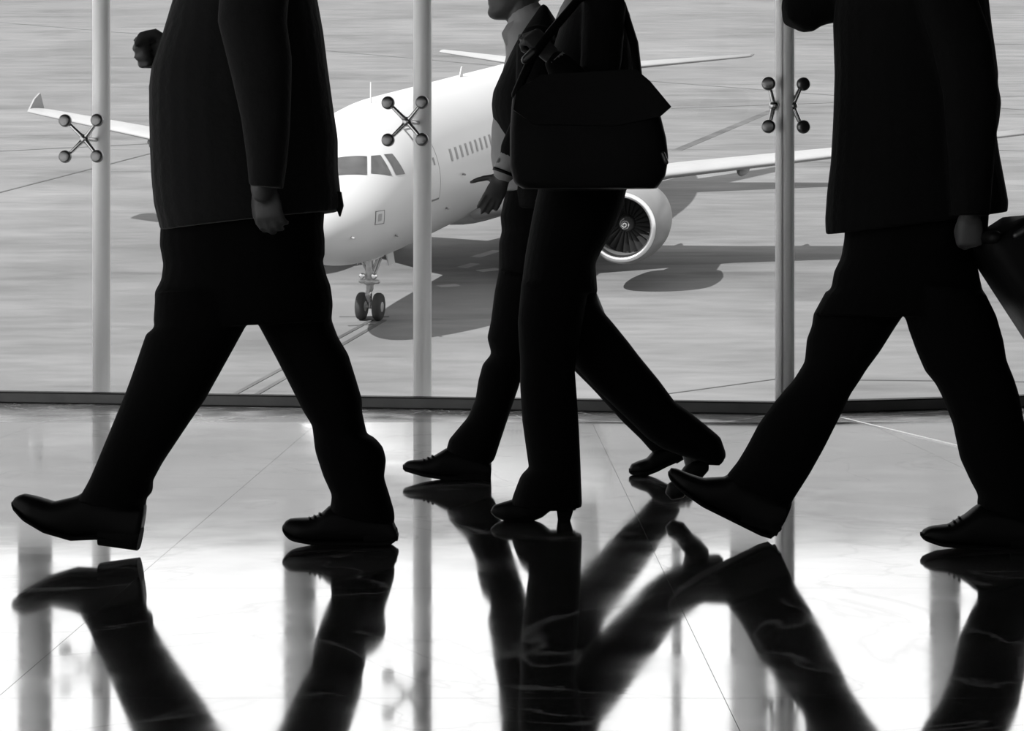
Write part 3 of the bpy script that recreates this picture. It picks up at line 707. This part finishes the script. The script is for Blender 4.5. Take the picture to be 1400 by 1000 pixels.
g.shoe([(551, 638), (554, 632), (562, 629.5), (580, 628), (592, 624), (610, 613), (640, 610), (672, 634)], [(551, 640), (554, 643), (580, 650), (608, 654), (628, 655), (645, 655), (660, 655), (671, 652)], 7.16, [.015, .04, .048, .045, .04, .038], ((628, 643), (672, 640), (671, 657.5), (628, 657)))
for px, py in ((580, 627), (586, 624.5), (592, 622)):
    g.obj('lace', tube([P(px, py+2.5, 7.135), P(px-1, py+1.5, 7.16), P(px, py+2.5, 7.185)], .004, 6), 'shoe')
g.shoe([(860, 643), (863, 635), (872, 631), (884, 627), (893, 617), (915, 605), (935, 606)], [(860, 645), (863, 648), (884, 648.5), (898, 643), (912, 636), (926, 630), (940, 622)], 7.30, [.015, .04, .045, .042, .038, .036], ((918, 622), (940, 606), (948, 620), (925, 634)))

# --- woman in front of him, bag on the shoulder
g = Fig(P(790, 710, 6.1), 'woman in black coat and flared trousers gripping a shoulder bag in the middle')
Y2 = 6.1
hp = g.head(P(800, -42, Y2)+Vector((-.0, 0, 0)), .95, 0, True)
body = hp + [loft([(795, -10), (772, 60), (765, 150), (760, 230), (758, 300)], [(832, -10), (850, 60), (842, 150), (845, 230), (838, 300)], Y2, [.10, .14, .12, .15, .13]),
    limb([(825, 8, 5.93), (815, 140, 5.86), (770, 95, 5.82), (763, 88, 5.82)], [.042, .036, .028, .024]),
    limb([(822, 8, 6.27), (810, 140, 6.32), (765, 220, 6.3), (760, 240, 6.3)], [.042, .036, .028, .024]),
    limb([(775, 300, 6.05), (752, 500, 6.05), (752, 660, 6.05), (748, 685, 6.05)], [.07, .04, .026, .022]),
    limb([(780, 300, 6.16), (790, 400, 6.18), (832, 490, 6.25), (940, 606, 6.3), (948, 640, 6.3)], [.07, .05, .04, .026, .022]),
    limb([(748, 690, 6.05), (700, 702, 6.05)], .015), limb([(950, 640, 6.3), (926, 670, 6.3)], .014)]
body += hand_parts(P(757, 80, 5.82), (-.62, .05, .66), (-.5, .7, -.4), (65, 80, 55), 40, thumb_curl=40, tp=.5, sc=.95, left=True)
body += hand_parts(P(760, 240, 6.3), (0, 0, -1), (-.2, -1, 0), (25, 35, 25), 30, sc=.88)
g.fuse('body', body, .0055, 'skin', 2)
ct = [loft([(803, -32), (790, 0), (768, 28), (752, 80), (745, 130), (742, 180), (738, 220), (736, 264)], [(836, -28), (848, 0), (856, 18), (863, 50), (868, 87), (866, 130), (862, 180), (860, 225), (857, 262)], Y2, [.09, .18, .19, .18, .17, .17, .18, .18], 50),
      tube([P(826, 6, 5.94), P(822, 80, 5.88), P(812, 142, 5.86), P(790, 118, 5.83), P(764, 89, 5.82)], [.06, .056, .054, .046, .038], 16),
      tube([P(822, 8, 6.26), P(810, 140, 6.32), P(766, 222, 6.3)], [.06, .054, .042], 16)]
g.fuse('coat', ct, .006, 'suit', 3)
g.obj('cuff', tube([P(764, 88, 5.82), P(758, 82, 5.82)], [.033, .031], 16, False), 'shirt')
g.obj('scarf', join(loft([(780, -14), (766, 10), (757, 32)], [(812, -20), (800, 10), (790, 40)], Y2, [.06, .06, .04], 16)), 'shirt')
tr = [loft([(737, 250), (735, 262), (727, 300), (718, 350), (712, 400)], [(858, 250), (856, 262), (852, 280), (840, 312), (822, 344), (814, 360), (817, 400)], Y2, [.16, .17, .17, .15]),
      loft([(713, 385), (708, 440), (709, 466), (711, 490), (711, 528), (714, 576), (719, 612), (723, 640), (712, 650), (702, 676), (698, 690)], [(805, 390), (795, 450), (786, 506), (788, 532), (790, 560), (792, 592), (794, 640), (796, 693)], 6.05, [.1, .085, .085, .09, .1], 50),
      loft([(740, 395), (786, 502), (812, 530), (850, 566), (885, 600), (906, 614), (935, 624), (958, 629)], [(815, 395), (817, 412), (822, 423), (840, 444), (861, 470), (873, 486), (901, 520), (923, 550), (941, 562), (961, 578), (985, 598), (993, 622), (985, 634)], [6.15, 6.22, 6.3], [.1, .085, .085, .09], 50)]
g.fuse('trousers', tr, .006, 'trouser', 3)
g.shoe([(671, 698), (675, 691), (688, 687), (705, 682), (735, 672), (770, 676), (790, 686)], [(671, 701), (678, 708), (692, 713), (728, 713), (741, 708), (752, 699), (786, 698)], 6.05, [.012, .034, .04, .036, .03, .03], ((760, 690), (786, 690), (779, 713.5), (763, 713.5)), sole=False, hy=[.026, .014])
g.shoe([(911, 669), (914, 661), (925, 655), (934, 640), (945, 628), (968, 628)], [(910, 675), (918, 684), (934, 681), (946, 666), (958, 656), (968, 644)], 6.3, [.012, .034, .038, .034, .028], ((952, 634), (968, 630), (990, 630), (984, 636)), sole=False, hy=[.024, .012])

# her shoulder bag, hanging at her near side
bb = P(800, 258, 5.71)
bag = empty('shoulder_bag', bb); tag(bag, 'large black shoulder bag hanging at the side of the woman', 'bag')
L_ = lambda vf: ([v-bb for v in vf[0]], vf[1])
bo = fuse('bag_body', [L_(loft([(742, 104), (712, 118), (700, 134), (697, 180), (697, 228), (703, 251), (714, 258)], [(866, 96), (886, 112), (903, 157), (911, 189), (914, 216), (910, 241), (898, 258)], 5.71, [.05, .06, .065, .07, .07, .06], 40, 28, .6))], .006, 'bag', bag, 3)
obj('flap', L_(prism([P(740, 102, 5.635), P(870, 95, 5.635), P(889, 111, 5.635), P(918, 146, 5.635), P(903, 159, 5.635), P(840, 172, 5.635), P(730, 170, 5.635), P(702, 150, 5.635), P(706, 126, 5.635)], (0, .14, 0))), 'bag', bag)
obj('strap', L_(tube([P(705, 130, 5.70), P(716, 104, 5.71), P(728, 78, 5.74), P(752, 45, 5.83), P(790, 0, 5.90), P(822, -18, 5.98), P(850, 6, 6.0), P(867, 60, 5.88), P(872, 104, 5.72)], .012, 8)), 'bag', bag, True)
obj('buckle', L_(tube([P(906, 210, 5.66), P(911, 222, 5.66)], .006, 8)), 'tube', bag, True)
obj('buckle', L_(tube([P(718, 82, 5.70), P(729, 71, 5.70)], .011, 10)), 'tube', bag, True)

# --- man on the right, phone to his ear, pulling a trolley case
g = Fig(P(1255, 747, 5.55), 'man in black suit jacket striding at the right, one arm raised')
Y3 = 5.55
hp = g.head(P(1205, -135, Y3), 1.0)
body = hp + [loft([(1195, -105), (1175, 0), (1165, 150), (1170, 250), (1185, 330)], [(1280, -105), (1325, 0), (1335, 150), (1330, 250), (1315, 330)], Y3, [.12, .17, .165, .16, .13]),
    limb([(1262, -75, 5.36), (1328, 110, 5.30), (1330, 270, 5.30), (1327, 292, 5.30)], [.05, .042, .032, .027]),
    limb([(1235, -70, 5.73), (1105, 8, 5.74), (1160, -95, 5.70), (1166, -108, 5.70)], [.05, .042, .032, .027]),
    limb([(1220, 290, 5.62), (1150, 500, 5.63), (1060, 670, 5.63), (1050, 690, 5.63)], [.075, .043, .028, .024]),
    limb([(1270, 290, 5.48), (1325, 510, 5.47), (1375, 680, 5.47), (1380, 715, 5.47)], [.075, .043, .028, .024]),
    limb([(1045, 690, 5.63), (970, 670, 5.63)], .02), limb([(1380, 720, 5.47), (1305, 731, 5.47)], .018)]
body += hand_parts(P(1327, 292, 5.30), (.02, .1, -1), (.2, 1, 0), (70, 85, 50), 20, left=True, sc=.82, thumb_curl=30)
body += hand_parts(P(1166, -108, 5.70), (.25, -.1, 1), (.3, -1, 0), (30, 40, 25), 30)
g.fuse('body', body, .006, 'skin', 2)
tr = [loft([(1158, 290), (1156, 328), (1152, 352), (1142, 372), (1138, 394), (1130, 402), (1114, 430)], [(1349, 285), (1347, 318), (1334, 335), (1326, 346), (1334, 368), (1340, 396), (1345, 402), (1360, 432)], Y3, [.17, .18, .17, .16]),
      loft([(1131, 398), (1113, 430), (1111, 446), (1104, 464), (1101, 496), (1086, 520), (1060, 550), (1038, 580), (1021, 612), (1009, 632), (992, 653)], [(1236, 385), (1236, 427), (1222, 448), (1202, 480), (1184, 504), (1174, 520), (1162, 538), (1146, 572), (1126, 612), (1106, 648), (1083, 684), (1078, 696)], [5.60, 5.63], [.12, .10, .09, .085], 50),
      loft([(1236, 385), (1237, 427), (1244, 452), (1254, 480), (1266, 508), (1281, 526), (1290, 544), (1304, 580), (1314, 628), (1329, 660), (1339, 678), (1337, 692)], [(1345, 402), (1360, 432), (1370, 466), (1374, 492), (1384, 516), (1391, 538), (1399, 580), (1406, 610), (1414, 650), (1420, 690), (1422, 718)], 5.48, [.12, .10, .09, .085], 50)]
g.fuse('trousers', tr, .006, 'trouser', 3)
jk = [loft([(1185, -108), (1158, -70), (1144, 0), (1141, 30), (1143, 100), (1141, 160), (1138, 220), (1133, 260), (1130, 300), (1131, 321)], [(1290, -108), (1330, -65), (1347, 0), (1352, 40), (1357, 72), (1361, 104), (1360, 116), (1365, 140), (1362, 168), (1358, 184), (1362, 212), (1368, 244), (1374, 276), (1373, 290)], Y3, [.12, .22, .22, .21, .2, .2, .2, .21, .22, .22], 60),
      loft([(1228, -95), (1240, -30), (1275, 60), (1290, 130), (1296, 200), (1302, 294)], [(1290, -95), (1325, -30), (1354, 50), (1364, 130), (1361, 190), (1352, 296)], [5.37, 5.31, 5.29], [.075, .07, .06, .055]),
      loft([(1262, -100), (1190, -100), (1150, -85), (1110, -60), (1075, -20), (1069, 5), (1072, 26)], [(1255, 20), (1200, 34), (1140, 31), (1124, 35), (1112, 43), (1098, 44), (1082, 35)], [5.70, 5.74], [.08, .075, .07, .065], 40),
      tube([P(1103, 5, 5.74), P(1128, -45, 5.72), P(1160, -95, 5.70)], [.062, .056, .045], 16)]
g.fuse('jacket', jk, .006, 'suit', 3)
g.fuse('shirt', [tube([P(1218, -130, Y3), P(1225, -100, Y3)], [.066, .078], 16), loft([(1188, -112), (1170, -90)], [(1260, -112), (1260, -90)], Y3, [.06, .08], 8)], .006, 'shirt')
g.shoe([(914, 646), (918, 640), (926, 641), (940, 647), (962, 654), (993, 652), (1012, 636), (1050, 650), (1082, 686)], [(914, 650), (917, 657), (930, 670), (958, 690), (998, 710), (1020, 721), (1038, 730), (1052, 734), (1066, 722)], 5.63, [.02, .045, .05, .048, .042, .04, .038], ((1012, 700), (1070, 702), (1060, 733), (1010, 717)))
g.shoe([(1260, 730), (1264, 724), (1272, 720), (1298, 717), (1320, 704), (1337, 690), (1370, 690), (1415, 690), (1422, 724)], [(1260, 733), (1264, 738), (1282, 744), (1320, 748), (1350, 750), (1380, 751), (1400, 751), (1412, 751), (1424, 744)], 5.47, [.02, .045, .05, .048, .042, .04, .04], ((1376, 734), (1422, 730), (1425, 752), (1378, 752.5)))
for px, py in ((1298, 716), (1305, 711), (1312, 706)):
    g.obj('lace', tube([P(px, py+3, 5.445), P(px-1, py+1.4, 5.47), P(px, py+3, 5.495)], .0035, 6), 'shoe')
p = P(1170, -140, 5.68); ph = tag(obj('mobile_phone', ([v for v in box(-.006, .006, -.035, .035, -.07, .07)[0]], box(0, 1, 0, 1, 0, 1)[1]), 'shoe'), 'dark mobile phone held up by the man on the right, above the frame', 'phone'); ph.location = p

# trolley case he pulls (tilted back on its wheels), with a briefcase strapped to its handle
a = P(1333, 326, 5.44); b = P(1408, 441, 5.44); dr = (b-a).normalized()
a = Vector((a.x, 5.36, a.z)); 
tz_ = (a.z-.05)/-dr.z; foot = a+dr*tz_
nx = Vector((dr.z, 0, -dr.x)) ; nx = nx if nx.z > 0 else -nx        # upper side of the tilted case
ax = Matrix((dr, Vector((0, 1, 0)), nx)).transposed().to_4x4()
ca = empty('trolley_case', foot); tag(ca, 'black trolley case with twin-tube handle pulled by the man on the right', 'suitcase')
T = lambda vf: xf(vf, ax)          # local: x along the handle (down), y across, z upper side
for k in (-.13, .13):
    obj('handle_tube', T(tube([(-tz_, k, 0), (-.5, k, 0)], .0125, 12)), 'tube', ca, True)
obj('handle_grip', T(tube([(-tz_, -.15, 0), (-tz_, .15, 0)], .017, 12)), 'shoe', ca, True)
def rbox(x0, x1, y0, y1, z0, z1, r):
    rs = []
    for x, ins in ((x0, r), (x0+r*.3, r*.3), (x0+r, 0), (x1-r, 0), (x1-r*.3, r*.3), (x1, r)):
        q = []
        for cy, cz, a0 in ((y1-r, z1-r, 0), (y0+r, z1-r, 90), (y0+r, z0+r, 180), (y1-r, z0+r, 270)):
            for k in range(5):
                t = math.radians(a0+k*22.5); rr = max(.002, r-ins); q.append(Vector((x, cy+rr*math.cos(t), cz+rr*math.sin(t))))
        rs.append(q)
    return rings(rs)
obj('case_body', T(rbox(-.52, .0, -.18, .18, -.02, .2, .03)), 'bag', ca, True)
obj('case_pocket', T(rbox(-.47, -.08, -.15, .15, .18, .235, .02)), 'bag', ca, True)
for k in (-.15, .15): obj('wheel', T(xf(lathe([(-.015, .015), (-.015, .045), (.015, .045), (.015, .015)], 'y', 20), Matrix.Translation((.012, k, .0)))), 'sole', ca, True)
bc = a+dr*.02
br = empty('briefcase', bc+nx*.03); tag(br, 'black briefcase strapped to the handle of the trolley case at right edge', 'briefcase')
obj('case_body', T(rbox(-.02, .33, -.17, .17, -.055, .095, .03)), 'bag', br, True)
obj('pocket', T(rbox(.05, .28, -.14, .14, .10, .135, .015)), 'bag', br, True)
obj('strap', T(join(tube([(.0, -.172, .01), (.0, -.172, .09)], .009, 8), tube([(.09, -.175, -.004), (.27, -.175, -.004)], .006, 8))), 'tube', br, True)
obj('carry_handle', T(tube([(.08, -.02, .094), (.1, -.02, .115), (.2, -.02, .115), (.22, -.02, .094)], .009, 8)), 'bag', br, True)
